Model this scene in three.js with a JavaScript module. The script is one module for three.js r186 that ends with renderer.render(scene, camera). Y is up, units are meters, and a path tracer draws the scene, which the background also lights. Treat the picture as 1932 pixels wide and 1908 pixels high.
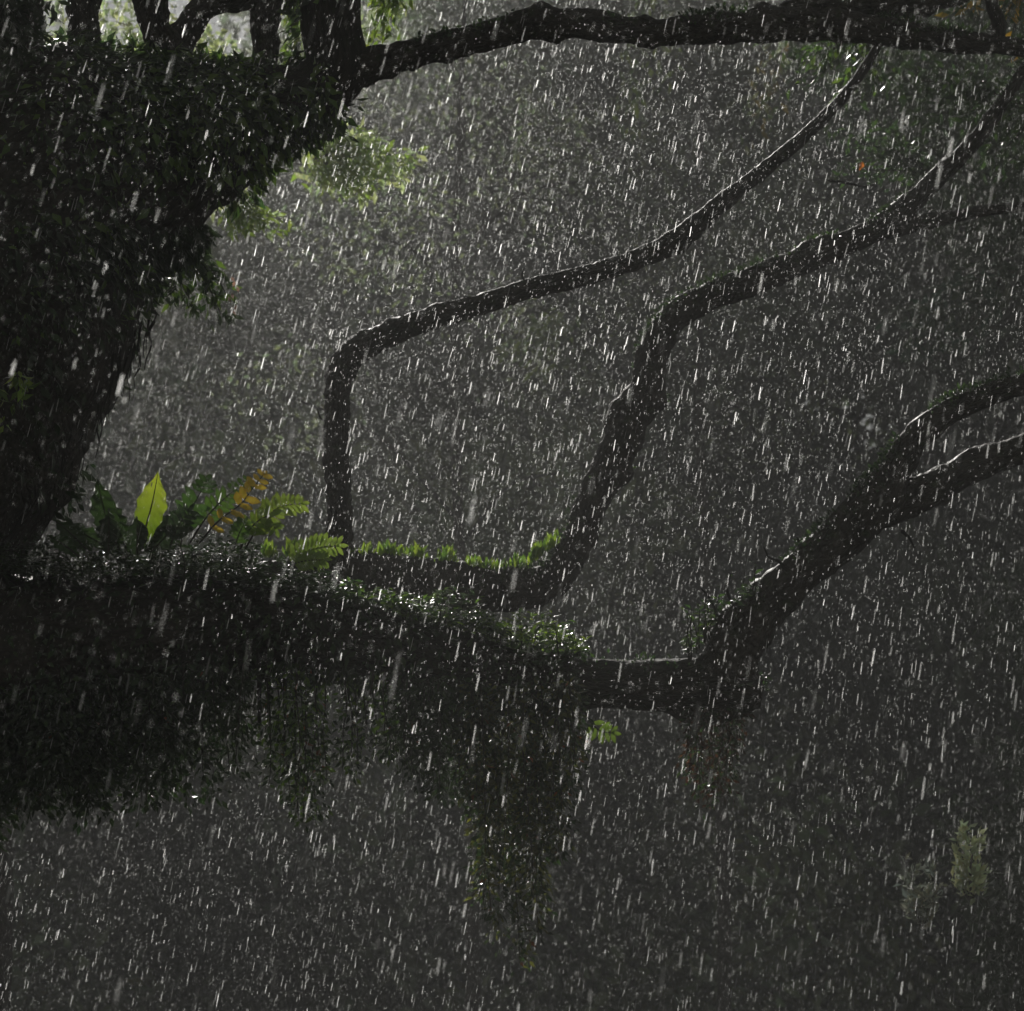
import * as THREE from 'three';
import { ImprovedNoise } from 'three/addons/math/ImprovedNoise.js';
import { mergeGeometries } from 'three/addons/utils/BufferGeometryUtils.js';

// ---------------------------------------------------------------- camera
const scene = new THREE.Scene();
const W = 1932, H = 1908;                      // frame the measurements below were taken in
const FOV = 17, PITCH = 12, EYE = 1.6;
const camera = new THREE.PerspectiveCamera(FOV, 1024 / 1011, 0.1, 900);
camera.position.set(0, EYE, 0);
camera.lookAt(0, EYE + Math.sin(PITCH * Math.PI / 180), -Math.cos(PITCH * Math.PI / 180));
camera.updateMatrixWorld(true);
camera.focus = 20;
camera.userData.fStop = 117 / 28;
scene.add(camera);

// ---------------------------------------------------------------- sky, sun, air
const SUN = new THREE.Vector3(-0.16, 0.63, -1).normalize();      // high, behind the trees
{
  const w = 128, h = 64, data = new Float32Array(w * h * 4), d = new THREE.Vector3();
  for (let j = 0; j < h; j++) for (let i = 0; i < w; i++) {
    const el = ((j + 0.5) / h - 0.5) * Math.PI, az = ((i + 0.5) / w - 0.5) * 2 * Math.PI;
    d.set(Math.cos(el) * Math.cos(az), Math.sin(el), Math.cos(el) * Math.sin(az));
    const up = Math.max(0, d.y), near = Math.max(0, d.dot(SUN));
    const l = 0.05 + 0.03 * up + 0.30 * Math.pow(near, 6), k = (j * w + i) * 4;
    data[k] = l * 0.97; data[k + 1] = l; data[k + 2] = l * 1.03; data[k + 3] = 1;
  }
  const sky = new THREE.DataTexture(data, w, h, THREE.RGBAFormat, THREE.FloatType);
  sky.mapping = THREE.EquirectangularReflectionMapping;
  sky.magFilter = THREE.LinearFilter; sky.needsUpdate = true;
  scene.background = sky; scene.environment = sky;
}
const sun = new THREE.DirectionalLight(new THREE.Color(1.0, 0.965, 0.9), 5.0);
sun.position.copy(SUN).multiplyScalar(120).add(new THREE.Vector3(0, 5, -25));
sun.target.position.set(0, 5, -25);
sun.castShadow = true; sun.shadow.radius = 2;
sun.shadow.mapSize.set(4096, 4096);
Object.assign(sun.shadow.camera, { left: -50, right: 50, top: 60, bottom: -60, near: 1, far: 300 });
scene.add(sun, sun.target);
scene.fog = new THREE.FogExp2(new THREE.Color(0.80, 0.81, 0.80), 0.0052);

const renderer = new THREE.WebGLRenderer({ antialias: true });
renderer.toneMapping = THREE.LinearToneMapping;
renderer.toneMappingExposure = 1.13;
renderer.shadowMap.enabled = true;

// ---------------------------------------------------------------- helpers
const V = (x, y, z) => new THREE.Vector3(x, y, z);
let seed = 12345;
const rnd = () => { seed = (seed * 1664525 + 1013904223) >>> 0; return seed / 4294967296; };
const rr = (a, b) => a + (b - a) * rnd();
const gauss = () => (rnd() + rnd() + rnd() + rnd() - 2) * 0.866;
const noise = new ImprovedNoise();
const T = Math.tan(FOV * Math.PI / 360);
const pxm = (d) => 2 * d * T / H;                               // metres per measured pixel at depth d
function at(px, py, d) {                                        // a measured point at depth d, in the world
  return V((px - W / 2) * pxm(d), -(py - H / 2) * pxm(d), -d).applyMatrix4(camera.matrixWorld);
}
const names = {};
function numbered(n) { const k = names[n] = (names[n] ?? -1) + 1; return k ? `${n}_${String(k).padStart(3, '0')}` : n; }
function thing(name, label, category, group, pos) {
  const g = new THREE.Group(); g.name = numbered(name); if (pos) g.position.copy(pos);
  g.userData = { label, category }; if (group) g.userData.group = group;
  scene.add(g); g.updateMatrixWorld(true); return g;
}
function part(name, geo, mat, parent, kind) {
  const m = new THREE.Mesh(geo, mat); m.name = name; m.castShadow = m.receiveShadow = true;
  if (parent) {                                                 // geometry is given in world coordinates
    parent.updateMatrixWorld(true);
    geo.applyMatrix4(parent.matrixWorld.clone().invert()); parent.add(m);
  } else scene.add(m);
  if (kind) m.userData.kind = kind;
  return m;
}

// ---------------------------------------------------------------- materials
function noiseTexture(n, fn, srgb) {
  const data = new Uint8Array(n * n * 4);
  for (let j = 0; j < n; j++) for (let i = 0; i < n; i++) {
    const c = fn(i / n, j / n), k = (j * n + i) * 4;
    data[k] = c[0]; data[k + 1] = c[1]; data[k + 2] = c[2]; data[k + 3] = 255;
  }
  const t = new THREE.DataTexture(data, n, n);
  t.wrapS = t.wrapT = THREE.RepeatWrapping; t.magFilter = THREE.LinearFilter; t.needsUpdate = true;
  if (srgb) t.colorSpace = THREE.SRGBColorSpace;
  return t;
}
// noise that repeats over the unit square, made on a torus-like blend
function tileNoise(u, v, f, g, z) {
  const s = (a, b) => noise.noise(a * f, b * g, z), m = (x) => x * x * (3 - 2 * x), a = m(u), b = m(v);
  return (s(u, v) * (1 - a) + s(u - 1, v) * a) * (1 - b) + (s(u, v - 1) * (1 - a) + s(u - 1, v - 1) * a) * b;
}
const barkBump = noiseTexture(512, (u, v) => {
  const w = tileNoise(u, v, 5, 5, 3) * 0.06;
  let r = 1 - Math.abs(tileNoise(u + w, v, 16, 5, 1)) * 3.2;
  r = Math.max(0, r) * 0.7 + 0.3 * Math.max(0, 1 - Math.abs(tileNoise(u, v, 40, 18, 7)) * 3);
  const c = 255 * (1 - 0.85 * Math.min(1, r)); return [c, c, c];
});
const barkMap = noiseTexture(512, (u, v) => {
  const a = tileNoise(u, v, 7, 4, 11), b = tileNoise(u, v, 40, 20, 5), c = 62 + 30 * a + 26 * b;
  const m = Math.max(0, tileNoise(u, v, 9, 9, 21) * 2.2 - 0.35);
  return [c - 10 * m, c * 0.93 + 8 * m, c * 0.86 - 18 * m].map((x) => Math.max(10, Math.min(255, x)));
}, true);
const bark = new THREE.MeshPhysicalMaterial({ map: barkMap, bumpMap: barkBump, bumpScale: 0.035, roughness: 0.75, specularIntensity: 0.6, clearcoat: 0.08, clearcoatRoughness: 0.4 });
bark.name = 'wet bark';
const stemMat = new THREE.MeshStandardMaterial({ color: new THREE.Color(0.035, 0.03, 0.02), roughness: 0.6 });
stemMat.name = 'stem';
const leafMat = new THREE.MeshPhysicalMaterial({ vertexColors: true, roughness: 1, transmission: 0.6, thickness: 0, clearcoat: 1, clearcoatRoughness: 0.27, side: THREE.DoubleSide });
leafMat.name = 'wet leaf';
const farLeafMat = new THREE.MeshPhysicalMaterial({ vertexColors: true, roughness: 1, transmission: 0.6, thickness: 0, clearcoat: 0.4, clearcoatRoughness: 0.35, side: THREE.DoubleSide });
farLeafMat.name = 'forest leaf';
const col = (r, g, b) => new THREE.Color(r, g, b);

// ---------------------------------------------------------------- wood
// a limb through measured points [px, py, radius px, depth?], lumpy and closed at both ends
function limb(pts, depth, o = {}) {
  const P = pts.map((p) => at(p[0], p[1], p[3] ?? depth)), R = pts.map((p) => p[2] * pxm(p[3] ?? depth));
  const extra = [], n = depth && !o.plain ? Math.round(pts.length * 1.2) : 0;
  for (let i = 0; i < n; i++) {
    const k = 1 + Math.floor(rnd() * (pts.length - 2)), e = rnd(), a = pts[k], b = pts[k + 1], r = a[2] * (1 - e) + b[2] * e, th = rr(0, 6.28);
    extra.push([a[0] * (1 - e) + b[0] * e + Math.cos(th) * r * 0.95, a[1] * (1 - e) + b[1] * e + Math.sin(th) * r * 0.95, r * rr(0.4, 0.75), depth, rr(0.2, 0.6)]);
  }
  return tube(P, R, { lump: 0.17, ...o, knots: [...(o.knots || []), ...extra].map((k) => ({ c: at(k[0], k[1], k[3] ?? depth), s: k[2] * pxm(depth), h: (k[4] ?? 0.5) * k[2] * pxm(depth) })) });
}
function tube(P, R, o = {}) {
  const curve = new THREE.CatmullRomCurve3(P, false, 'centripetal');
  const N = P.length - 1, L = curve.getLength(), rad = o.radial || 22, lump = o.lump ?? 0.08;
  const avg = R.reduce((a, b) => a + b, 0) / R.length;
  const segs = o.segs || Math.max(12, Math.min(420, Math.round(L / (avg * 0.2))));
  const pos = [], uv = [], idx = [], z0 = rnd() * 50;
  let nrm = null, vlen = 0, prev = null;
  for (let i = 0; i <= segs; i++) {
    const t = i / segs, c = curve.getPoint(t), tan = curve.getTangent(t).normalize();
    if (!nrm) nrm = Math.abs(tan.y) < 0.9 ? V(0, 1, 0).cross(tan).normalize() : V(1, 0, 0).cross(tan).normalize();
    nrm.sub(tan.clone().multiplyScalar(nrm.dot(tan))).normalize();
    const bin = tan.clone().cross(nrm);
    if (prev) vlen += prev.distanceTo(c); prev = c;
    const f = t * N, a = Math.min(N - 1, Math.floor(f)), e = f - a, s = e * e * (3 - 2 * e);
    let r = R[a] * (1 - s) + R[a + 1] * s;
    const endd = Math.min(t, 1 - t) * L;
    if (endd < r) r *= Math.sqrt(Math.max(0.0004, 1 - (1 - endd / r) ** 2)) * 0.98 + 0.02;
    for (let j = 0; j <= rad; j++) {
      const th = (j % rad) / rad * Math.PI * 2, cx = Math.cos(th), sx = Math.sin(th);
      const dir = nrm.clone().multiplyScalar(cx).addScaledVector(bin, sx), q = c.clone().addScaledVector(dir, r);
      const k1 = 1.0 / Math.max(avg, 0.05), k2 = 3.4 / Math.max(avg, 0.05);
      let d = noise.noise(q.x * k1 + z0, q.y * k1, q.z * k1) * lump + noise.noise(q.x * k2, q.y * k2 + z0, q.z * k2) * lump * 0.55;
      d += noise.noise(cx * 2.6 + z0, sx * 2.6, vlen * 0.5) * lump * 0.5;
      const k3 = 11 / Math.max(avg, 0.05); d += noise.noise(q.x * k3, q.y * k3, q.z * k3 + z0) * lump * 0.3;
      const p = c.clone().addScaledVector(dir, r * (1 + d));
      for (const k of o.knots || []) {
        const dist = p.distanceTo(k.c); if (dist < k.s * 1.8) p.addScaledVector(dir, k.h * Math.exp(-dist * dist / (k.s * k.s * 0.5)));
      }
      pos.push(p.x, p.y, p.z); uv.push(j / rad * Math.max(1, Math.round(2 * Math.PI * avg / 0.6)), vlen / 0.6);
    }
  }
  for (let i = 0; i < segs; i++) for (let j = 0; j < rad; j++) {
    const a = i * (rad + 1) + j, b = a + rad + 1; idx.push(a, a + 1, b, b, a + 1, b + 1);
  }
  const g = new THREE.BufferGeometry();
  g.setAttribute('position', new THREE.Float32BufferAttribute(pos, 3));
  g.setAttribute('uv', new THREE.Float32BufferAttribute(uv, 2));
  g.setIndex(idx); g.computeVertexNormals();
  const n = g.attributes.normal;                                // close the seam's shading
  for (let i = 0; i <= segs; i++) {
    const a = i * (rad + 1), b = a + rad, x = n.getX(a) + n.getX(b), y = n.getY(a) + n.getY(b), z = n.getZ(a) + n.getZ(b), l = Math.hypot(x, y, z) || 1;
    n.setXYZ(a, x / l, y / l, z / l); n.setXYZ(b, x / l, y / l, z / l);
  }
  return g;
}
const twig = (P, r0, r1 = r0 * 0.5, radial = 6) => tube(P, P.map((_, i) => r0 + (r1 - r0) * i / (P.length - 1)), { radial, lump: 0.12, segs: Math.max(4, P.length * 4) });

// ---------------------------------------------------------------- leaves
class Leaves {
  constructor() { this.p = []; this.c = []; this.i = []; }
  add(b, dir, up, len, wid, c, fold = 0.12, droop = 0.1) {
    const side = dir.clone().cross(up).normalize(), n = side.clone().cross(dir).normalize(), k = this.p.length / 3;
    const m = b.clone().addScaledVector(dir, len * 0.45), tip = b.clone().addScaledVector(dir, len).addScaledVector(n, -droop * len);
    const l = m.clone().addScaledVector(side, wid / 2).addScaledVector(n, fold * wid), r = m.clone().addScaledVector(side, -wid / 2).addScaledVector(n, fold * wid);
    for (const v of [b, l, m, r, tip]) { this.p.push(v.x, v.y, v.z); this.c.push(c.r, c.g, c.b); }
    this.i.push(k, k + 2, k + 1, k, k + 3, k + 2, k + 2, k + 4, k + 1, k + 2, k + 3, k + 4);
  }
  get count() { return this.i.length / 12; }
  build() {
    const g = new THREE.BufferGeometry();
    g.setAttribute('position', new THREE.Float32BufferAttribute(this.p, 3));
    g.setAttribute('color', new THREE.Float32BufferAttribute(this.c, 3));
    g.setIndex(this.i); return g;
  }
}
const dirRand = () => { const z = rr(-1, 1), a = rr(0, 6.2832), s = Math.sqrt(1 - z * z); return V(s * Math.cos(a), z, s * Math.sin(a)); };
const tint = (c, v = 0.35) => { const k = 1 + rr(-v, v), h = rr(-0.12, 0.12); return col(c.r * k * (1 + h), c.g * k, c.b * k * (1 - h)); };
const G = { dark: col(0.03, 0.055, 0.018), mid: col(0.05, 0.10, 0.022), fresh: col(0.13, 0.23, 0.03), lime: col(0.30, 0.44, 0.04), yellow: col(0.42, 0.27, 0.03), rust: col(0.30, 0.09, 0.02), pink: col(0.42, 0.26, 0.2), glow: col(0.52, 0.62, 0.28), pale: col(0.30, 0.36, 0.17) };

// ---------------------------------------------------------------- ground and far forest
{
  const g = new THREE.PlaneGeometry(700, 700, 90, 90); g.rotateX(-Math.PI / 2);
  const p = g.attributes.position;
  for (let i = 0; i < p.count; i++) {
    const x = p.getX(i), z = p.getZ(i);
    p.setY(i, 0.15 * noise.noise(x * 0.1, z * 0.1, 3) + Math.max(0, -z - 52) * 0.32 * (z > -200 ? 1 : 200 / -z) - 0.02);
  }
  g.computeVertexNormals();
  const map = noiseTexture(256, (u, v) => { const c = 50 + 26 * tileNoise(u, v, 9, 9, 2) + 24 * tileNoise(u, v, 40, 40, 6); return [c, c * 0.98, c * 0.7]; }, true);
  map.repeat.set(180, 180);
  const m = part('ground', g, new THREE.MeshStandardMaterial({ map, roughness: 0.9 }), null, 'structure');
  m.userData.label = 'dark leaf littered ground under the trees';
}
function clumpGeometry(n, size, leaf, base) {
  const L = new Leaves();
  for (let i = 0; i < n; i++) {
    const d = dirRand(), b = d.clone().multiplyScalar(size * Math.cbrt(rnd()));
    const out = d.clone().add(dirRand().multiplyScalar(0.9)).add(V(0, -0.35, 0)).normalize();
    const l = leaf * rr(0.7, 1.3); L.add(b, out, dirRand(), l, l * 0.42, tint(base, 0.4));
  }
  return L.build();
}
{
  // how high the forest's edge stands (as a slope from the viewer): lower at the left, raised out of view at the right to shade the air
  const forestTop = (s) => 0.366 - 0.04 * THREE.MathUtils.smoothstep(-s, 0.07, 0.10) + 0.22 * THREE.MathUtils.smoothstep(s, -0.05, 0.035);
  const geo = clumpGeometry(70, 0.75, 0.26, col(0.085, 0.125, 0.05)), N = 19000;
  const mesh = new THREE.InstancedMesh(geo, farLeafMat, N), m = new THREE.Matrix4(), q = new THREE.Quaternion(), e = new THREE.Euler();
  mesh.name = 'forest'; mesh.castShadow = mesh.receiveShadow = true;
  for (let i = 0; i < N; i++) {
    let x, y, z, dens, top;
    do {
      const back = Math.pow(rnd(), 1.5) * 20; z = -53 - back; x = rr(-1, 1) * (0.2 * -z + 4); top = EYE - z * forestTop(x / -z) + 3 * noise.noise(x * 0.25, z * 0.1, 8); y = rr(0.02, 1) * top;
      // crowns of single trees bulge out of the mass
      const k = noise.noise(x * 0.16 + 3, y * 0.2, back * 0.12);
      dens = k > -0.12 + (back < 6 ? 0.22 - back * 0.03 : 0) - (y < 9 ? 0.4 : 0);
      if (y > top * 0.62 && rnd() < 0.75 * (y / top - 0.62) / 0.38 * (x / -z < 0.02 ? 1 : 0.3)) dens = false;
    } while (!dens);
    e.set(rr(0, 6.28), rr(0, 6.28), rr(0, 6.28)); q.setFromEuler(e);
    const s = rr(0.8, 1.7); m.compose(V(x, y, z), q, V(s, s, s)); mesh.setMatrixAt(i, m);
    const v = (0.7 + 0.6 * rnd()) * Math.max(0.25, 1 + 2.2 * noise.noise(x * 0.3, y * 0.3, z * 0.1 + 5)); mesh.setColorAt(i, col(v * rr(0.9, 1.25), v, v * rr(0.8, 1.1)));
  }
  mesh.userData = { kind: 'stuff', label: 'hazy green mass of far forest seen through the rain' };
  scene.add(mesh);
}

// ---------------------------------------------------------------- the great leaning tree
const tree = thing('rain_tree', 'huge dark leaning tree with long bent mossy limbs, spanning the picture', 'tree', null, V(-6, 0, -20));
const D = 20, DR = 24.5;
const trunkPts = [[-560, 3100, 470], [-540, 2300, 420], [-520, 1600, 400], [-430, 1050, 420], [-232, 717, 415], [-66, 520, 380], [150, 334, 256], [272, 292, 190], [386, 252, 137], [516, 204, 78], [598, 172, 62], [634, 120, 58], [624, 50, 58], [626, -80, 60], [640, -420, 52], [700, -800, 36]];
const trunk = part('trunk', limb(trunkPts, D, { radial: 48, plain: true, segs: 260, lump: 0.055, knots: [[690, 178, 26], [430, 385, 30, D, 0.3]] }), bark, tree);
const wood = (name, pts, d, o, parent = tree) => part(name, limb(pts, d, o), bark, parent);
// uprights along the top of the trunk
wood('limb', [[440, 240, 40], [486, 170, 26], [500, 105, 25], [500, 40, 28], [514, -60, 32], [540, -300, 26]], D + 0.3);
wood('limb', [[330, 230, 50], [326, 150, 40], [318, 100, 36], [292, 50, 29], [276, -30, 29], [262, -260, 24]], D + 0.2);
wood('limb', [[326, 130, 30], [346, 70, 27], [396, 8, 25], [460, -8, 28], [540, -40, 30], [600, -90, 30]], D + 0.25);
wood('limb', [[168, 190, 50], [160, 110, 36], [158, 40, 28], [166, -40, 30], [180, -280, 26]], D + 0.3);
wood('limb', [[20, 190, 60], [30, 90, 50], [34, 30, 46], [30, -60, 46], [10, -300, 40]], D + 0.1);
// top branch
const topBranch = wood('branch', [[610, 165, 56], [670, 132, 38], [740, 112, 28], [800, 96, 27], [900, 72, 28], [1010, 46, 31], [1100, 46, 29], [1220, 62, 25], [1330, 55, 29], [1430, 48, 33], [1550, 46, 32], [1680, 60, 28], [1780, 76, 23], [1880, 84, 18], [2000, 96, 16], [2300, 60, 10]], D, { knots: [[1020, 16, 26], [1050, 84, 22], [1440, 16, 24], [1226, 86, 20, D, 0.3]] });
wood('twig', [[1876, 96, 15], [1884, 50, 14], [1870, 0, 12], [1856, -80, 10]], D, {}, topBranch);
wood('twig', [[1420, 45, 26], [1530, 20, 26], [1660, 2, 30], [1780, -14, 30], [1960, -70, 24]], D + 0.1, {}, topBranch);
// lower limb with its rising branch and fork
const lower = wood('limb', [[-420, 1200, 210], [-200, 1245, 180], [0, 1245, 160], [200, 1210, 128], [400, 1180, 94], [520, 1176, 74], [650, 1202, 68], [800, 1238, 62], [1000, 1280, 52], [1100, 1290, 48], [1200, 1294, 47], [1300, 1297, 54], [1360, 1298, 58], [1404, 1300, 50], [1440, 1302, 20]], D - 0.6, { radial: 30, knots: [[1405, 1290, 34, D - 0.6, 0.4], [1330, 1340, 30, D - 0.6, 0.3]] });
const rise = wood('branch', [[1340, 1310, 50], [1372, 1255, 58], [1398, 1202, 54], [1456, 1132, 44], [1530, 1062, 41], [1600, 1000, 44], [1660, 940, 46], [1690, 885, 30], [1732, 822, 27], [1800, 772, 24], [1870, 742, 22], [1960, 716, 20], [2200, 640, 16]], D - 0.6, { knots: [[1690, 1000, 26, D - 0.6, 0.6], [1380, 1170, 34, D - 0.6, 0.3]] }, lower);
wood('branch', [[1600, 1000, 30], [1655, 965, 36], [1700, 946, 38], [1750, 926, 34], [1830, 882, 30], [1960, 838, 27], [2300, 760, 18]], D - 0.55, {}, lower);
// rear limb and the two bent branches that rise from it
const rear = wood('limb', [[-320, 1150, 110], [0, 1160, 70], [300, 1150, 56], [500, 1112, 48], [640, 1086, 46], [800, 1094, 45], [940, 1112, 42], [1040, 1096, 34], [1080, 1040, 31], [1112, 960, 31], [1146, 890, 33], [1186, 800, 36], [1222, 730, 33], [1234, 664, 29], [1268, 604, 28], [1340, 560, 27], [1430, 526, 27], [1540, 482, 26], [1640, 440, 22], [1690, 408, 23], [1760, 344, 18], [1840, 264, 15], [1900, 180, 13], [1980, 60, 11], [2080, -120, 8]], DR, { knots: [[1244, 760, 24, DR, 0.7], [1176, 900, 26, DR, 0.4], [1010, 1130, 26, DR, 0.4], [1700, 424, 20, DR, 0.5]] });
wood('branch', [[1650, 436, 20], [1720, 424, 17], [1790, 410, 13], [1860, 398, 11], [1950, 387, 9], [2100, 360, 6]], DR, {}, rear);
wood('branch', [[646, 1096, 30], [642, 1030, 25], [640, 940, 24], [634, 850, 24], [636, 770, 24], [640, 705, 25], [672, 662, 27], [730, 632, 24], [800, 605, 22], [900, 576, 20], [1000, 545, 19], [1100, 522, 19], [1200, 490, 19], [1280, 452, 22], [1360, 384, 17], [1440, 322, 14], [1540, 236, 12], [1610, 160, 10], [1660, 80, 8], [1720, -40, 6]], DR, { knots: [[1284, 466, 18, DR, 0.5], [1368, 384, 14, DR, 0.5], [800, 596, 12, DR, 0.5], [1040, 530, 12, DR, 0.4]] }, rear);
for (const [pts, d, p] of [
  [[[1530, 1050], [1512, 1028], [1502, 1012]], D - 0.6, lower], [[[1524, 1042], [1530, 1028], [1546, 1020]], D - 0.6, lower],
  [[[1500, 1090], [1470, 1060], [1452, 1052], [1440, 1030]], D - 0.7, lower], [[[1360, 1180], [1340, 1130], [1322, 1110]], D - 0.6, lower], [[[1386, 1150], [1372, 1112], [1380, 1078]], D - 0.6, lower],
  [[[1700, 1000], [1716, 1016], [1726, 1036]], D - 0.6, lower], [[[1000, 545], [985, 520], [990, 505]], DR, rear], 
  [[[1560, 340], [1600, 346], [1640, 352], [1660, 340]], DR + 1, rear], [[[1150, 900], [1128, 880], [1120, 858]], DR, rear], [[[628, 800], [606, 790], [598, 770]], DR, rear]]) part('twig', twig(pts.map((q) => at(q[0], q[1], d)), 0.012, 0.004, 6), bark, p);
// aerial roots along the underside of the trunk
for (let i = 0; i < 46; i++) {
  const t = rnd(), x = 300 - 230 * t + gauss() * 14, y = 560 + 330 * t + gauss() * 22, d = D - rr(0, 0.5), n = rr(50, 150);
  const P = []; for (let k = 0; k < 5; k++) P.push(at(x + gauss() * 7 - k * 2, y + n * k / 4, d));
  part('aerial_root', twig(P, rr(0.004, 0.011), 0.002, 5), bark, tree);
}
// crown, unseen overhead, its edge and gaps shaped to shade the air
{
  const L = new Leaves();
  for (let i = 0; i < 60000; i++) {
    let x, z, y, ok;
    do {
      x = rr(-19, 15); z = rr(-25.5, 3); y = 10.0 + 2.6 * Math.pow(rnd(), 1.3) + 0.27 * Math.max(0, -z - 20);
      ok = noise.noise(x * 0.3, y * 0.3, z * 0.3) > 0.03;
    } while (!ok);
    const d = dirRand(); d.y *= 0.5; const l = rr(0.15, 0.3);
    L.add(V(x, y, z), d.normalize(), V(gauss() * 0.5, 1, gauss() * 0.5), l, l * 0.5, tint(G.mid));
  }
  part('crown', L.build(), leafMat, tree, 'stuff');
}


// ---------------------------------------------------------------- trees and boughs behind
// a leafy bough: twigs from its foot, leaves in drooping sprays about them
function bough(name, label, category, foot, tips, depth, o = {}) {
  const F = at(foot[0], foot[1], depth), t = thing(name, label, category, o.group, F), L = new Leaves();
  const cols = o.colors || [G.mid, G.fresh], len = o.leaf || 0.1, spread = (o.spread || 30) * pxm(depth);
  for (const [x, y, dd] of tips) {
    const E = at(x, y, depth + (dd || 0)), mid = F.clone().lerp(E, 0.5).add(V(gauss() * 0.1, rr(0, 0.12), gauss() * 0.1));
    part('twig', twig([F, mid, E], o.twig || 0.012, 0.003, 6), stemMat, t);
    const curve = new THREE.CatmullRomCurve3([F, mid, E]), n = o.n || 90;
    for (let i = 0; i < n; i++) {
      const p = curve.getPoint(Math.min(1, 0.25 + 0.8 * rnd())).add(V(gauss() * spread, gauss() * spread * 0.8, gauss() * spread));
      const d = E.clone().sub(F).normalize().multiplyScalar(0.6).add(dirRand()).add(V(0, -(o.droop ?? 0.6), 0)).normalize(), l = len * rr(0.65, 1.3);
      L.add(p, d, dirRand(), l, l * (o.wide || 0.4), tint(cols[Math.floor(rnd() * cols.length)], 0.3));
    }
  }
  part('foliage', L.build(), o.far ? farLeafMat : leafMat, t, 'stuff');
  return t;
}
// a tree that stands on the ground behind: trunk, limbs and a crown of many leaf clumps
function backTree(label, x, z, h, trunkR, blobs, o = {}) {
  const t = thing('forest_tree', label, 'tree', null, V(x, 0, z)), L = new Leaves();
  part('trunk', tube([V(x, -0.3, z), V(x + 0.15, h * 0.3, z), V(x - 0.1, h * 0.62, z + 0.1), V(x + 0.1, h, z)], [trunkR * 1.3, trunkR, trunkR * 0.7, trunkR * 0.15], { radial: 14 }), bark, t);
  for (const [bx, by, bz, r, n] of blobs) {
    const c = V(bx, by, bz), s = V(x, Math.max(h * 0.25, Math.min(h * 0.9, by - Math.hypot(bx - x, bz - z) * 0.6)), z);
    part('limb', twig([s, s.clone().lerp(c, 0.5).add(V(0, 0.3, 0)), c], trunkR * 0.3, 0.02, 7), bark, t);
    for (let i = 0; i < n; i++) {
      const d = dirRand(), q = c.clone().add(V(d.x, d.y * 0.7, d.z).multiplyScalar(r * Math.cbrt(rnd())));
      if (noise.noise(q.x * 1.1, q.y * 1.3, q.z * 1.1) < (o.gap ?? -0.12)) { continue; }
      const l = (o.leaf || 0.16) * rr(0.7, 1.3), out = dirRand().add(V(0, -0.4, 0)).normalize();
      L.add(q, out, dirRand(), l, l * 0.42, tint(o.color || G.mid, 0.4));
    }
  }
  part('crown', L.build(), farLeafMat, t, 'stuff');
  return t;
}
backTree('big dark tree at the right edge, its crown filling the lower right', 8.6, -33, 17, 0.5, [
  [6.9, 3.2, -33, 1.7, 2600], [7.4, 5.6, -33.5, 1.9, 3000], [7.0, 8.0, -33, 1.7, 2600], [5.6, 12.2, -33, 1.8, 1700], [7.8, 11.5, -32.5, 2.0, 3000], [4.3, 13.8, -33.5, 1.6, 1100],
  [9.6, 13.5, -34, 3.0, 4200], [7.5, 16.2, -34, 3.0, 4200], [11.5, 8, -33, 2.6, 3000], [10.6, 4, -32, 2.4, 2600], [2.9, 14.6, -31, 1.5, 1500], [4.2, 12.6, -31, 1.3, 1300], [5.2, 11.0, -30.5, 1.3, 1300], [1.6, 16.6, -31.5, 2.0, 2200], [4.6, 16.8, -32, 2.6, 4200], [3.4, 19.5, -33, 2.8, 4200], [7.2, 19.5, -34, 3.2, 4600],  // the highest clumps are out of view, added to shade the air at right
  [5.3, 3.4, -31, 1.3, 2400], [5.1, 5.4, -31.5, 1.2, 2200], [5.7, 7.4, -32, 1.3, 2200], [4.5, 2.6, -26, 0.9, 1500], [4.35, 3.9, -26.2, 0.85, 1400], [4.6, 5.2, -26, 0.8, 1200], [4.9, 6.3, -26.5, 0.9, 1000]], { color: G.dark, gap: -0.22, leaf: 0.16 });
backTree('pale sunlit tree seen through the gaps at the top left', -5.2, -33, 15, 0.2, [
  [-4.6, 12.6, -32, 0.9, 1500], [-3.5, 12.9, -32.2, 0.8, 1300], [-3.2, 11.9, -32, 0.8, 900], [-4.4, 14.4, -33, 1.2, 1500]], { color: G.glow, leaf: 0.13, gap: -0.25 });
backTree('slender tree with glowing green leaves faintly seen at upper centre', -0.6, -40, 19, 0.09, [
  [-1.6, 13.2, -39, 1.3, 950], [0.2, 12.2, -40, 1.2, 750], [0.9, 14.2, -40, 1.3, 900], [-0.6, 15.2, -41, 1.6, 1300], [-2.6, 11.2, -39, 1.0, 480], [-1.0, 10.4, -40, 0.9, 340], [0.6, 10.4, -39.5, 0.9, 340]], { color: col(0.19, 0.24, 0.115), leaf: 0.085, gap: -0.15 });
backTree('slender pale leaved tree faintly seen at right of the centre', 2.6, -44, 20, 0.09, [
  [2.2, 13.6, -43, 1.3, 800], [3.2, 12.2, -44, 1.2, 600], [1.6, 15.6, -44, 1.4, 950], [3.4, 15.4, -45, 1.4, 900], [2.4, 10.8, -44, 0.9, 340], [1.4, 9.6, -43.5, 0.8, 260]], { color: col(0.18, 0.22, 0.11), leaf: 0.085, gap: -0.15 });
bough('leafy_bough', 'green leaf spray beside the thick upright limb at the top', 'leafy bough', [770, -60], [[715, 10], [735, 50], [700, 70], [760, 5]], 26, { leaf: 0.085, spread: 24, n: 110, colors: [G.fresh, G.lime, G.lime, G.glow] });
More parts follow.
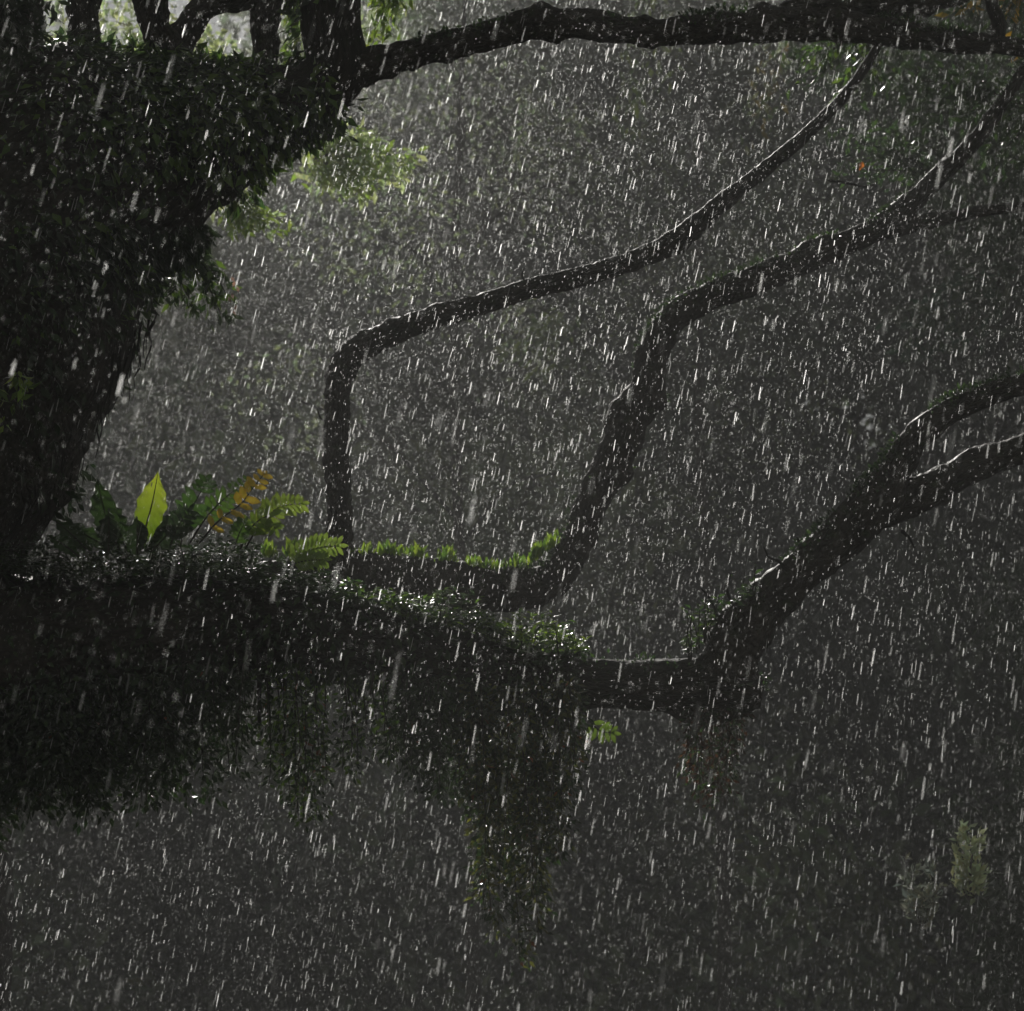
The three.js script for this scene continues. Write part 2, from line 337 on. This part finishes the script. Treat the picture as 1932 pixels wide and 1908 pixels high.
bough('leafy_bough', 'bright green leaves in the narrow gap between two upright limbs', 'leafy bough', [548, -40], [[545, 30], [552, 90], [540, 130]], 26, { leaf: 0.085, spread: 16, n: 110, colors: [G.glow, G.lime, G.fresh] });
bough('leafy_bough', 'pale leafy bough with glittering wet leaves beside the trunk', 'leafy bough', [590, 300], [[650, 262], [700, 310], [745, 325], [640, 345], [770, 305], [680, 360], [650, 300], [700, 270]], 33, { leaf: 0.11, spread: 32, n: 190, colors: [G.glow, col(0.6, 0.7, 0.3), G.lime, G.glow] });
bough('leafy_bough', 'yellow green leaf tuft hanging under the trunk', 'leafy bough', [430, 370], [[460, 400], [495, 405], [520, 430], [450, 430]], 30, { leaf: 0.10, spread: 24, n: 110, colors: [G.lime, G.glow, G.lime] });
const pinkB = bough('leafy_bough', 'dark green leaf bough with pinkish young leaves below the trunk', 'leafy bough', [330, 480], [[360, 500], [400, 520], [430, 560], [370, 590], [420, 600], [330, 560]], 22.5, { leaf: 0.085, spread: 22, n: 70, colors: [G.mid, G.dark, G.fresh] });
{
  const L = new Leaves();
  for (const [x, y] of [[436, 522], [443, 530], [447, 540], [437, 552], [445, 575], [430, 560], [440, 585]]) L.add(at(x, y, 22.4), V(rr(-0.4, 0.6), -1, rr(-0.3, 0.3)).normalize(), V(0, 0.3, 1), 0.045, 0.025, tint(G.pink, 0.2));
  part('young_leaves', L.build(), leafMat, pinkB, 'stuff').userData.label = 'pinkish young leaves';
}
bough('leafy_bough', 'faint light green patch of leaves behind the first bent branch', 'leafy bough', [1060, 600], [[1040, 620], [990, 650], [960, 660], [1020, 690]], 47, { leaf: 0.17, spread: 32, n: 70, colors: [G.lime, G.pale, G.fresh], far: true });
bough('leafy_bough', 'yellow brown leaf spray in the upper middle', 'leafy bough', [1500, -40], [[1420, 230], [1412, 260], [1440, 240]], 38, { leaf: 0.14, spread: 20, n: 36, colors: [col(0.3, 0.24, 0.06), G.pale, G.fresh], far: true });
bough('leafy_bough', 'thin hanging green twig of leaves in the upper middle', 'leafy bough', [1230, -60], [[1185, 170], [1195, 200], [1180, 240], [1250, 150]], 46, { leaf: 0.17, spread: 30, n: 50, colors: [G.lime, G.fresh, G.pale], far: true });
bough('leafy_bough', 'dim blue green patch of leaves at the right above the forked branch', 'leafy bough', [1900, 520], [[1760, 600], [1720, 660], [1820, 640], [1700, 600]], 36, { leaf: 0.16, spread: 40, n: 90, colors: [G.mid, col(0.03, 0.1, 0.045)], far: true });
const orangeB = bough('leafy_bough', 'dark leafy bough with one orange leaf at upper right', 'leafy bough', [1780, 340], [[1700, 300], [1640, 290], [1600, 320], [1580, 250], [1660, 240]], 28, { leaf: 0.09, spread: 30, n: 110, colors: [G.dark, G.mid] });
{ const L = new Leaves(); L.add(at(1628, 304, 27.6), V(-0.35, -1, 0.1).normalize(), V(0.2, 0.2, 1), 0.085, 0.05, col(0.8, 0.22, 0.02)); part('orange_leaf', L.build(), leafMat, orangeB).userData.label = 'single orange leaf'; }
bough('leafy_bough', 'loose dark leaves hanging right under the top branch', 'leafy bough', [1640, 60], [[1560, 110], [1520, 140], [1500, 100], [1600, 180], [1660, 160]], 26, { leaf: 0.09, spread: 34, n: 80, colors: [G.dark, G.mid, G.fresh] });
bough('leafy_bough', 'dark foliage between the two right branches above the thin one', 'leafy bough', [1960, 200], [[1850, 210], [1800, 160], [1760, 220], [1880, 300], [1720, 150]], 27, { leaf: 0.09, spread: 44, n: 150, colors: [G.dark, G.mid] });
bough('leafy_bough', 'dark leaf bough hanging into the top right corner', 'leafy bough', [1960, -60], [[1900, 30], [1800, 10], [1700, 0], [1930, 90]], 25, { leaf: 0.09, spread: 36, n: 110, colors: [G.dark, G.mid, G.yellow] });
bough('leafy_bough', 'black leaf bough filling the top left corner', 'leafy bough', [-60, -40], [[20, 30], [60, 60], [30, 100], [90, 20]], 19.2, { leaf: 0.09, spread: 26, n: 110, colors: [G.dark] });
bough('leafy_twig', 'small black twig of pointed leaves beyond the trunk edge', 'twig', [610, 225], [[648, 235], [660, 258], [630, 250], [672, 195]], 20, { leaf: 0.075, spread: 7, n: 8, colors: [G.dark], wide: 0.32, twig: 0.005 });
bough('leafy_twig', 'bright green leaf sprig before the trunk at left edge', 'twig', [-20, 720], [[5, 745], [20, 790], [40, 750], [8, 800]], 18.6, { leaf: 0.08, spread: 9, n: 16, colors: [G.fresh, G.lime], twig: 0.006 });
for (const [x, y, h, label] of [[1832, 1636, 70, 'pale leaf clump painted as a gap of light between the dark leaves at right'], [1742, 1690, 66, 'dim grey leaf clump painted as a gap of light, lower and left of the pale one']]) {
  bough('light_gap_leaves', label, 'bush', [x, y + h], [[x - 14, y - h], [x + 12, y - h * 0.7], [x, y], [x - 20, y + 20], [x + 20, y + 10], [x, y + h * 0.6]], 23.5, { leaf: 0.075, spread: 15, n: h > 68 ? 80 : 55, colors: h > 68 ? [col(0.66, 0.72, 0.42), col(0.44, 0.5, 0.26)] : [col(0.44, 0.47, 0.38), col(0.26, 0.29, 0.2)], far: true, droop: -0.2 });  // pale leaves stand for gaps of light, the brightness is in their colour
}

// ---------------------------------------------------------------- creeper leaves over trunk and limb
function cover(name, label, geo, mask, n, len, colors) {
  geo.computeBoundingBox();
  const m = new THREE.Mesh(geo), L = new Leaves(), p = geo.attributes.position, q = geo.attributes.normal, ix = geo.index, a = V(0, 0, 0), nn = V(0, 0, 0);
  let guard = 0;
  while (L.count < n && guard++ < n * 60) {
    const f = Math.floor(rnd() * ix.count / 3) * 3, u = rnd(), v = rnd() * (1 - u), w = [1 - u - v, u, v];
    a.set(0, 0, 0); nn.set(0, 0, 0);
    for (let k = 0; k < 3; k++) { const j = ix.getX(f + k); a.addScaledVector(V(p.getX(j), p.getY(j), p.getZ(j)), w[k]); nn.addScaledVector(V(q.getX(j), q.getY(j), q.getZ(j)), w[k]); }
    const c = a.clone().applyMatrix4(camera.matrixWorldInverse), d = -c.z, x = c.x / pxm(d) + W / 2, y = -c.y / pxm(d) + H / 2;
    const k = mask(x, y, nn, a); if (rnd() > k) continue;
    const dir = nn.clone().multiplyScalar(0.55).add(V(gauss() * 0.8, -0.55 + gauss() * 0.5, gauss() * 0.5)).normalize(), l = len * (0.4 + 1.3 * rnd() ** 1.5);
    L.add(a.clone().addScaledVector(nn, rr(-0.01, 0.07)), dir, nn.clone().add(dirRand().multiplyScalar(0.6)), l, l * 0.42, tint(colors[Math.floor(rnd() * colors.length)], 0.35));
  }
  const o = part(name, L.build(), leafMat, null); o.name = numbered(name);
  o.userData = { label, category: 'creeper', kind: 'stuff' };
  return o;
}
const world = (mesh) => { mesh.updateWorldMatrix(true, false); return mesh.geometry.clone().applyMatrix4(mesh.matrixWorld); };
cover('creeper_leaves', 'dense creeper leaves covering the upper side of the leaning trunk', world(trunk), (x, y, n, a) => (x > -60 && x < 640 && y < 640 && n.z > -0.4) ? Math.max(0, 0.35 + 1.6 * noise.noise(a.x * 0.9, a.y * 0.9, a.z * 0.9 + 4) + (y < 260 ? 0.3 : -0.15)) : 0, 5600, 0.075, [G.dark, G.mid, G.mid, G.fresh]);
cover('creeper_leaves', 'greener leaf patch on the trunk below the fork of the uprights', world(trunk), (x, y, n, a) => (x > 230 && x < 620 && y > 110 && y < 330 && n.z > -0.2) ? Math.max(0, 0.4 + 1.8 * noise.noise(a.x * 1.4, a.y * 1.4, a.z + 14)) : 0, 1300, 0.085, [G.mid, G.fresh, G.fresh, col(0.16, 0.26, 0.03), G.fresh]);
cover('creeper_leaves', 'thick leaves along the top ridge of the trunk at left', world(trunk), (x, y, n) => (x > -40 && x < 420 && y < 240 && n.y > 0.55 && (x < 300 || y > 105)) ? 1 : 0, 1200, 0.07, [G.dark, G.mid]);
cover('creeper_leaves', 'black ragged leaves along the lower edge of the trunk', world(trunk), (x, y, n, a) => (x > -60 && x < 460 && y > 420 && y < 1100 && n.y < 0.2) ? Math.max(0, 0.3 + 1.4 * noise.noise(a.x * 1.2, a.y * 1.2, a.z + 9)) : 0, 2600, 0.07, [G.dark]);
cover('creeper_leaves', 'dark small leaves wrapping the left half of the lower limb', world(lower), (x, y, n, a) => (x > -60 && x < 1110) ? 0.5 + 0.5 * noise.noise(a.x * 2, a.y * 2, a.z + 1) - Math.max(0, (x - 700) / 900) : 0, 5200, 0.055, [G.dark, G.dark, G.mid]);

// moss and tiny plants that roughen the upper sides of the bare limbs
function moss(mesh, n, keep, colors) {
  const g = world(mesh), L = new Leaves(), p = g.attributes.position, q = g.attributes.normal, ix = g.index;
  for (let tries = 0; L.count < n && tries < n * 40; tries++) {
    const j = ix.getX(Math.floor(rnd() * ix.count)), a = V(p.getX(j), p.getY(j), p.getZ(j)), nn = V(q.getX(j), q.getY(j), q.getZ(j));
    if (nn.y < 0.15 || noise.noise(a.x * 2.6, a.y * 2.6, a.z * 2 + 3) < keep) continue;
    a.add(V(gauss(), gauss(), gauss()).multiplyScalar(0.025));
    const dir = nn.clone().add(dirRand().multiplyScalar(0.8)).normalize(), l = rr(0.015, 0.045);
    L.add(a, dir, dirRand(), l, l * 0.5, tint(colors[Math.floor(rnd() * colors.length)], 0.35));
  }
  part('moss', L.build(), leafMat, mesh, 'stuff');
}
moss(rear, 2600, -0.05, [G.dark, G.mid]); moss(rise, 1700, -0.08, [G.dark, G.dark, G.mid]); moss(topBranch, 1500, 0.02, [G.dark, G.mid]);
moss(lower, 500, 0.16, [G.dark, G.mid]);

// ---------------------------------------------------------------- hanging creepers
function hanging(label, x0, x1, yTop, yEnd, strands, o = {}) {
  const d = o.d ?? D - 0.7, t = thing('hanging_creeper', label, 'creeper', null, at((x0 + x1) / 2, yTop, d)), L = new Leaves();
  const cols = o.colors || [G.dark, G.dark, G.mid];
  for (let i = 0; i < strands; i++) {
    const f = strands > 1 ? (i + rr(0.1, 0.9)) / strands : 0.5, x = x0 + (x1 - x0) * f, dz = rr(-0.45, 0.35), n = (yEnd(f) - yTop) * (o.even ? rr(0.62, 1) : rr(0.35, 1)) + 20;
    const P = []; let dx = 0;
    for (let k = 0; k < 6; k++) { P.push(at(x + dx, yTop + n * k / 5, d + dz)); dx += gauss() * 8; }
    part('stem', twig(P, rr(0.004, 0.008), 0.002, 5), stemMat, t);
    const curve = new THREE.CatmullRomCurve3(P), m = Math.round(n * (o.dens ?? 0.34));
    for (let k = 0; k < m; k++) {
      const s = rnd(), p = curve.getPoint(s), side = V(gauss(), gauss() * 0.4, gauss()).normalize();
      p.addScaledVector(side, rr(0, o.bush ?? 0.06));
      const dir = side.multiplyScalar(0.8).add(V(0, -rr(0.1, 1), 0)).normalize(), l = (o.leaf ?? 0.05) * rr(0.6, 1.3);
      let c = cols[Math.floor(rnd() * cols.length)]; if (rnd() < (o.rust ?? 0.002)) c = G.rust;
      L.add(p, dir, V(gauss(), 0.4 + gauss(), gauss()), l, l * 0.42, tint(c, 0.35));
    }
  }
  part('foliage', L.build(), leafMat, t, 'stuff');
  return t;
}
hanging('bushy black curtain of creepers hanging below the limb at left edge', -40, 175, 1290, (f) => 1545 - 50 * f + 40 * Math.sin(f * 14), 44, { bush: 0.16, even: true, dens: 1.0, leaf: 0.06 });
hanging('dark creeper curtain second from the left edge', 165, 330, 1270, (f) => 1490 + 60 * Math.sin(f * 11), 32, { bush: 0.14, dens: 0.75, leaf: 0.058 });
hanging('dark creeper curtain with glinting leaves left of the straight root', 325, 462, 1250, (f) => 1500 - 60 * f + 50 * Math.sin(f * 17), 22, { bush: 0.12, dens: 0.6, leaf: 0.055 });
hanging('sparse hanging creeper with orange leaves and one long green tail', 500, 610, 1250, (f) => 1600 - 240 * Math.abs(f - 0.52), 12, { dens: 0.5, bush: 0.08, rust: 0.02, colors: [G.dark, G.mid, G.fresh], even: true });
hanging('thin short creeper strands with bright leaves under the limb', 640, 745, 1262, (f) => 1455 - 40 * f, 10, { dens: 0.36, bush: 0.08, colors: [G.mid, G.fresh, G.dark] });
hanging('dense dark creeper clump right beside the longest one', 750, 890, 1280, (f) => 1480 + 40 * f, 24, { dens: 0.55, bush: 0.09, leaf: 0.05 });
hanging('longest olive creeper, trailing far below the limb with rusty leaves', 885, 1085, 1290, (f) => 1400 + 430 * Math.pow(Math.sin(Math.PI * Math.min(1, 0.22 + f * 0.78)), 0.8), 36, { dens: 0.72, bush: 0.085, rust: 0.007, colors: [G.mid, G.dark, col(0.09, 0.095, 0.018), G.dark, col(0.15, 0.17, 0.025)] });
hanging('thin reddish brown creeper below the elbow of the limb', 1290, 1400, 1335, (f) => 1520 - 60 * Math.abs(f - 0.4), 18, { dens: 0.45, rust: 0.0, leaf: 0.042, colors: [col(0.06, 0.03, 0.015), G.dark, col(0.09, 0.04, 0.02), G.mid] });
part('aerial_root', twig([at(488, 1230, D - 0.9), at(489, 1300, D - 0.9), at(490, 1375, D - 0.9)], 0.014, 0.012, 7), bark, tree);
part('aerial_root', twig([at(560, 1240, D - 0.8), at(556, 1400, D - 0.8), at(562, 1540, D - 0.8)], 0.005, 0.003, 6), bark, tree);

// ---------------------------------------------------------------- plants growing on the limbs
function tuft(label, x0, x1, yBase, height, n, o = {}) {
  const d = o.d ?? D - 0.65, t = thing('epiphyte', label, 'plant', null, at((x0 + x1) / 2, yBase(0.5), d)), L = new Leaves(), cols = o.colors || [G.mid, G.fresh, G.dark];
  for (let i = 0; i < n; i++) {
    const f = rnd(), x = x0 + (x1 - x0) * f, dz = rr(-0.3, 0.3), h = height * rr(0.25, 1) * (o.arch ? Math.sin(Math.PI * (0.12 + 0.76 * f)) : 1);
    const P = [at(x, yBase(f) + 6, d + dz), at(x + gauss() * 6, yBase(f) - h * 0.5, d + dz), at(x + gauss() * 16, yBase(f) - h, d + dz)];
    if (i < (o.stems ?? 14)) part('stem', twig(P, 0.005, 0.002, 5), stemMat, t);
    const curve = new THREE.CatmullRomCurve3(P), m = o.leaves ?? 7;
    for (let k = 0; k < m; k++) {
      const p = curve.getPoint(0.25 + 0.75 * rnd()), a = rr(0, 6.28), dir = V(Math.cos(a), rr(-0.25, 0.7), Math.sin(a)).normalize(), l = (o.leaf ?? 0.055) * rr(0.6, 1.35);
      L.add(p, dir, V(gauss() * 0.45, 1, gauss() * 0.45), l, l * (o.wide ?? 0.36), tint(cols[Math.floor(rnd() * cols.length)], 0.35), 0.1, 0.15);
    }
  }
  part('foliage', L.build(), leafMat, t, 'stuff');
  return t;
}
const topY = (x) => x < 400 ? 1085 + x * 0.02 : x < 650 ? 1093 + (x - 400) * 0.17 : x < 1000 ? 1136 + (x - 650) * 0.265 : 1229 + (x - 1000) * 0.06;
tuft('dark bushy plants on the limb under the ferns at left', -30, 250, (f) => topY(-30 + 280 * f) + 10, 92, 260, { colors: [G.dark, G.dark, G.mid] });
tuft('wet dark leaves sparkling under the yellow fern', 240, 480, (f) => topY(240 + 240 * f) + 10, 105, 280, { colors: [G.dark, G.mid] });
tuft('low leafy plants on the limb just right of the ferns', 470, 640, (f) => topY(470 + 170 * f) + 8, 70, 130, { colors: [G.dark, G.mid] });
tuft('glittering low leaves where the limb starts to slope down', 640, 790, (f) => topY(640 + 150 * f), 50, 90);
tuft('tall glittering leaf tuft halfway along the sloping limb', 770, 950, (f) => topY(770 + 180 * f), 90, 170, { arch: true });
tuft('lush green leaf tuft at the end of the leafy stretch', 930, 1095, (f) => topY(930 + 165 * f), 85, 130, { colors: [G.mid, G.fresh, G.lime], arch: true });
tuft('small green tuft in the elbow of the rising branch', 1300, 1350, (f) => 1246 - 60 * f, 100, 30, { colors: [G.mid, G.fresh, G.dark], leaves: 7 });
tuft('thin leafy sprig standing on the rising branch', 1375, 1432, (f) => 1170 - 40 * f, 90, 14, { colors: [G.mid, G.dark], leaves: 6, stems: 9 });
tuft('tiny green sprig at the knob of the lower limb', 1405, 1440, (f) => 1300, 30, 6, { colors: [G.mid], leaves: 4 });
// the fringe of short bright leaves along the rear limb
{
  const L = new Leaves(), line = [[500, 1046], [560, 1042], [620, 1045], [690, 1044], [760, 1044], [850, 1058], [930, 1074], [1000, 1058], [1052, 1020]];
  for (let i = 0; i < 900; i++) {
    const f = rnd() * (line.length - 1), k = Math.floor(f), e = f - k, x = line[k][0] * (1 - e) + line[k + 1][0] * e, y = line[k][1] * (1 - e) + line[k + 1][1] * e;
    const b = noise.noise(x * 0.035, 1, 1), l = rr(0.04, 0.1) * (1 + 1.3 * b); if (rnd() > 0.75 + 1.6 * b) continue;
    L.add(at(x, y + rr(0, 9), DR + rr(-0.12, 0.12)), V(gauss() * 0.5, 1, gauss() * 0.6).normalize(), V(gauss(), 0.1, 1), l, l * 0.34, tint(rnd() < 0.6 ? G.lime : G.fresh, 0.3));
  }
  const m = part('fern_fringe', L.build(), leafMat, null); m.userData = { label: 'bright yellow green fringe of tiny ferns along the rear limb', category: 'fern', kind: 'stuff' };
}
// bird's nest fern: broad undivided fronds with a midrib
function broadFrond(parent, base, tip, width, depth, color, o = {}) {
  const B = at(base[0], base[1], depth), E = at(tip[0], tip[1], depth + (o.dz ?? 0)), ax = E.clone().sub(B), len = ax.length(); ax.normalize();
  const face = V(o.turn ?? 0.15, 0.1, 1).normalize(), side = ax.clone().cross(face).normalize(), n = side.clone().cross(ax).normalize(), w = width * pxm(depth) / 2;
  const pos = [], c = [], idx = [], NU = 26, NV = 8;
  for (let i = 0; i <= NU; i++) for (let j = 0; j <= NV; j++) {
    const u = i / NU, v = j / NV * 2 - 1, prof = Math.pow(Math.sin(Math.PI * Math.min(1, 0.08 + Math.pow(u, 0.85) * 0.92)), 0.75) * (u > 0.72 ? Math.pow(1 - (u - 0.72) / 0.28, 0.62) * 0.98 + 0.02 : 1) * (0.45 + 0.55 * Math.min(1, u * 1.7));
    const edge = 1 + 0.07 * Math.sin(u * 34 + (v > 0 ? 1.3 : 0)) * Math.abs(v) + 0.05 * noise.noise(u * 6, v * 2, base[0]);
    const bend = (o.bend ?? 0.06) * len * Math.sin(u * 2.2);
    const p = B.clone().addScaledVector(ax, u * len).addScaledVector(side, v * w * prof * edge + bend).addScaledVector(n, 0.25 * w * Math.abs(v) * prof + 0.018 * Math.sin(u * 38 + Math.abs(v) * 5) * Math.abs(v) - 0.12 * len * u * u);
    pos.push(p.x, p.y, p.z); const k = 1 + 0.12 * noise.noise(u * 9, v * 3, base[1]); const m = o.litTipColor ? color.clone().lerp(o.litTipColor, Math.pow(u, 1.5)) : color;
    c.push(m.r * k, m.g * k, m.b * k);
  }
  for (let i = 0; i < NU; i++) for (let j = 0; j < NV; j++) { const a = i * (NV + 1) + j, b = a + NV + 1; idx.push(a, a + 1, b, b, a + 1, b + 1); }
  const g = new THREE.BufferGeometry(); g.setAttribute('position', new THREE.Float32BufferAttribute(pos, 3)); g.setAttribute('color', new THREE.Float32BufferAttribute(c, 3)); g.setIndex(idx); g.computeVertexNormals();
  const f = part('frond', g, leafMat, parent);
  const P = []; for (let k = 0; k < 8; k++) { const u = k / 7 * 0.96; P.push(B.clone().addScaledVector(ax, u * len).addScaledVector(side, (o.bend ?? 0.06) * len * Math.sin(u * 2.2)).addScaledVector(n, 0.004 - 0.12 * len * u * u)); }
  part('midrib', twig(P, 0.007, 0.002, 6), stemMat, f);
  return f;
}
const FD = D - 0.8;
const nest = thing('birds_nest_fern', 'bird\'s nest fern with one glowing yellow green frond on the lower limb', 'fern', null, at(255, 1030, FD));
broadFrond(nest, [262, 1035], [292, 886], 62, FD, col(0.19, 0.35, 0.015), { bend: 0.05, litTipColor: col(0.70, 0.80, 0.06) }).userData.label = 'yellow green frond with backlight painted from dark base to bright tip';  // backlight put into the colour: base as if shaded, tip as if lit
broadFrond(nest, [225, 1040], [180, 892], 56, FD + 0.1, G.mid, { bend: -0.04, dz: 0.2, turn: -0.3 });
broadFrond(nest, [205, 1045], [196, 960], 52, FD - 0.15, G.dark, { turn: -0.5 });
broadFrond(nest, [172, 1048], [98, 978], 44, FD - 0.05, G.mid, { bend: 0.05, turn: 0.4 });
broadFrond(nest, [150, 1052], [86, 1010], 34, FD - 0.2, col(0.05, 0.12, 0.02), { turn: 0.3 });
broadFrond(nest, [285, 1040], [330, 985], 46, FD - 0.2, G.dark, { turn: 0.5 });
broadFrond(nest, [240, 1042], [222, 930], 44, FD + 0.25, G.mid, { turn: 0.5, dz: 0.3, bend: -0.08 });
broadFrond(nest, [275, 1042], [322, 950], 42, FD + 0.2, G.dark, { turn: -0.4, dz: 0.2, bend: 0.1 });
broadFrond(nest, [232, 1046], [128, 962], 38, FD + 0.15, G.mid, { turn: 0.5, bend: -0.12 });
broadFrond(nest, [258, 1048], [250, 975], 50, FD - 0.3, G.dark, { turn: -0.2, bend: 0.08 });
// feather ferns: a curved stalk with a leaflet on each side at every step
const leafletGeo = {};
function leaflet(color, key) {
  if (!leafletGeo[key]) {
    const pos = [], c = [], idx = [], N = 7;
    for (let i = 0; i <= N; i++) for (let j = -1; j <= 1; j++) {
      const u = i / N, w = 0.19 * Math.pow(Math.sin(Math.PI * Math.min(1, 0.1 + u * 0.9)), 0.7) * (u === 1 ? 0 : 1);
      pos.push(u, j * w * (1 + 0.1 * Math.sin(u * 14)), 0.06 * Math.abs(j) + 0.03 * Math.sin(u * 9 + j) - 0.18 * u * u);
      const k = 1 + 0.25 * noise.noise(u * 4, j * 1.3, key.length); c.push(color.r * k, color.g * k * (1 - 0.15 * Math.abs(j)), color.b * k);
    }
    for (let i = 0; i < N; i++) for (let j = 0; j < 2; j++) { const a = i * 3 + j, b = a + 3; idx.push(a, b, a + 1, a + 1, b, b + 1); }
    const g = new THREE.BufferGeometry(); g.setAttribute('position', new THREE.Float32BufferAttribute(pos, 3)); g.setAttribute('color', new THREE.Float32BufferAttribute(c, 3)); g.setIndex(idx); g.computeVertexNormals();
    leafletGeo[key] = g;
  }
  return leafletGeo[key];
}
function featherFrond(parent, path, depth, steps, size, color, key, o = {}) {
  const P = path.map((p) => at(p[0], p[1], depth + (p[2] || 0))), curve = new THREE.CatmullRomCurve3(P);
  const f = part('frond', twig(P, 0.006, 0.002, 6), stemMat, parent); f.updateWorldMatrix(true, false);
  const inv = f.matrixWorld.clone().invert(), b = new THREE.Matrix4();
  for (let i = 0; i < steps; i++) {
    const u = (o.from ?? 0.22) + (1 - (o.from ?? 0.22)) * (i + 0.5) / steps, c = curve.getPoint(u), tan = curve.getTangent(u).normalize();
    const face = V(gauss() * 0.35, 0.15 + gauss() * 0.2, 1).normalize(), sd = tan.clone().cross(face).normalize();
    for (const s of i === steps - 1 ? [1, -1, 0] : [1, -1]) {
      if (s && rnd() < (o.miss ?? 0.06)) continue;
      const x = sd.clone().multiplyScalar(s).addScaledVector(tan, s ? 0.55 + gauss() * 0.14 : 2).addScaledVector(face, gauss() * 0.25).normalize(), z = face.clone().sub(x.clone().multiplyScalar(face.dot(x))).normalize(), y = z.clone().cross(x);
      const l = size * pxm(depth) * (0.6 + 0.5 * Math.sin(Math.PI * Math.min(1, 0.15 + u * 0.8))) * rr(0.85, 1.12);
      b.makeBasis(x.multiplyScalar(l), y.multiplyScalar(l * (o.wide ?? 1)), z.multiplyScalar(l)).setPosition(c);
      const m = new THREE.Mesh(leaflet(color, key), leafMat); m.name = 'leaflet'; m.castShadow = m.receiveShadow = true;
      b.premultiply(inv).decompose(m.position, m.quaternion, m.scale); f.add(m);
    }
  }
  return f;
}
const yellowFern = thing('feather_fern', 'feathery fern with a yellowing brown edged frond leaning right', 'fern', null, at(380, 1030, FD));
featherFrond(yellowFern, [[372, 1030], [410, 985, -0.05], [455, 950], [478, 920], [500, 892, 0.1]], FD - 0.1, 9, 28, col(0.74, 0.56, 0.05), 'yellow', { from: 0.15, miss: 0.2, wide: 1.2 }).userData.label = 'yellow brown dying frond';
featherFrond(yellowFern, [[340, 1035], [350, 985], [372, 940], [392, 905, 0.1]], FD, 9, 33, col(0.08, 0.18, 0.03), 'darkgreen', { wide: 1.2 });
featherFrond(yellowFern, [[352, 1035], [390, 975], [430, 935], [470, 906, 0.2]], FD + 0.15, 11, 28, col(0.12, 0.24, 0.035), 'green');
featherFrond(yellowFern, [[320, 1035], [332, 1000], [358, 962]], FD - 0.2, 7, 30, col(0.03, 0.06, 0.018), 'dark');
const greenFern = thing('feather_fern', 'bright green feathery fern right of the yellow frond', 'fern', null, at(480, 1040, FD));
featherFrond(greenFern, [[460, 1040], [490, 992], [525, 958], [572, 950, 0.1]], FD, 13, 30, col(0.30, 0.44, 0.05), 'freshgreen');
featherFrond(greenFern, [[452, 1040], [470, 1000], [505, 975], [520, 1000]], FD - 0.1, 9, 28, col(0.22, 0.35, 0.045), 'midgreen');
featherFrond(greenFern, [[440, 1040], [450, 1010], [462, 985]], FD - 0.2, 7, 24, col(0.05, 0.1, 0.025), 'green');
const lowFern = thing('feather_fern', 'low bright fern frond spreading at the foot of the first bent branch', 'fern', null, at(560, 1062, FD));
featherFrond(lowFern, [[545, 1066], [570, 1046], [600, 1034], [640, 1030]], FD + 0.1, 12, 31, col(0.26, 0.40, 0.05), 'freshlow', { from: 0.05 });
featherFrond(lowFern, [[548, 1066], [580, 1058], [615, 1056]], FD, 9, 24, col(0.12, 0.2, 0.03), 'midgreen', { from: 0.1 });
const sprig = thing('leaf_sprig', 'single bright green sprig of leaflets hanging under the limb', 'twig', null, at(1105, 1345, D - 0.7));
featherFrond(sprig, [[1100, 1335], [1112, 1358], [1130, 1378], [1160, 1384]], D - 0.7, 5, 26, col(0.16, 0.27, 0.03), 'sprig', { from: 0.4, wide: 1.15 });

// ---------------------------------------------------------------- rain
{
  const prof = [[0, -0.5], [0.7, -0.46], [1, -0.3], [1, 0.2], [0.7, 0.42], [0, 0.5]].map((p) => new THREE.Vector2(p[0], p[1]));
  const geo = new THREE.LatheGeometry(prof, 6);
  const mat = new THREE.MeshPhysicalMaterial({ color: 0xffffff, roughness: 1, transmission: 0.8, thickness: 0.003, ior: 1.33, side: THREE.DoubleSide });
  mat.name = 'falling water';
  const BIG = 13000, N = 820000, mesh = new THREE.InstancedMesh(geo, mat, N), m = new THREE.Matrix4(), q = new THREE.Quaternion(), up = V(0, 1, 0);
  mesh.name = 'rain';
  for (let i = 0; i < N; i++) {
    const big = i < BIG;                                        // few large drops, a drizzle of fine ones
    const z = -(big ? Math.pow(rr(8 ** 2.6, 30 ** 2.6), 1 / 2.6) : Math.pow(rr(7 ** 2.5, 56 ** 2.5), 1 / 2.5)), s = -z;
    const x = rr(-1, 1) * (0.165 * s + 1), y = EYE + rr(0.04 * s - 0.4, 0.385 * s + 0.4);
    const lean = 0.13 + 0.12 * Math.max(0, Math.min(1, (y - EYE) / s / 0.36)) - 0.012 * x;
    const dir = V(lean + gauss() * 0.06, 1, gauss() * 0.09).normalize(); q.setFromUnitVectors(up, dir);
    const w = big ? 0.0010 + 0.0022 * rnd() ** 2 : 0.0005 + 0.0005 * rnd() ** 2, l = big ? 0.022 + 0.066 * rnd() ** 1.1 : 0.005 + 0.013 * rnd() ** 1.7;
    m.compose(V(x, y, z), q, V(w, l, w)); mesh.setMatrixAt(i, m);
    const c = big ? 0.4 + 0.58 * rnd() ** 1.2 : 0.5 + 0.45 * rnd(); mesh.setColorAt(i, col(c, c, c));
  }
  mesh.userData = { kind: 'stuff', label: 'slanting bright streaks of heavy rain falling everywhere' };
  scene.add(mesh);
}
renderer.render(scene, camera);
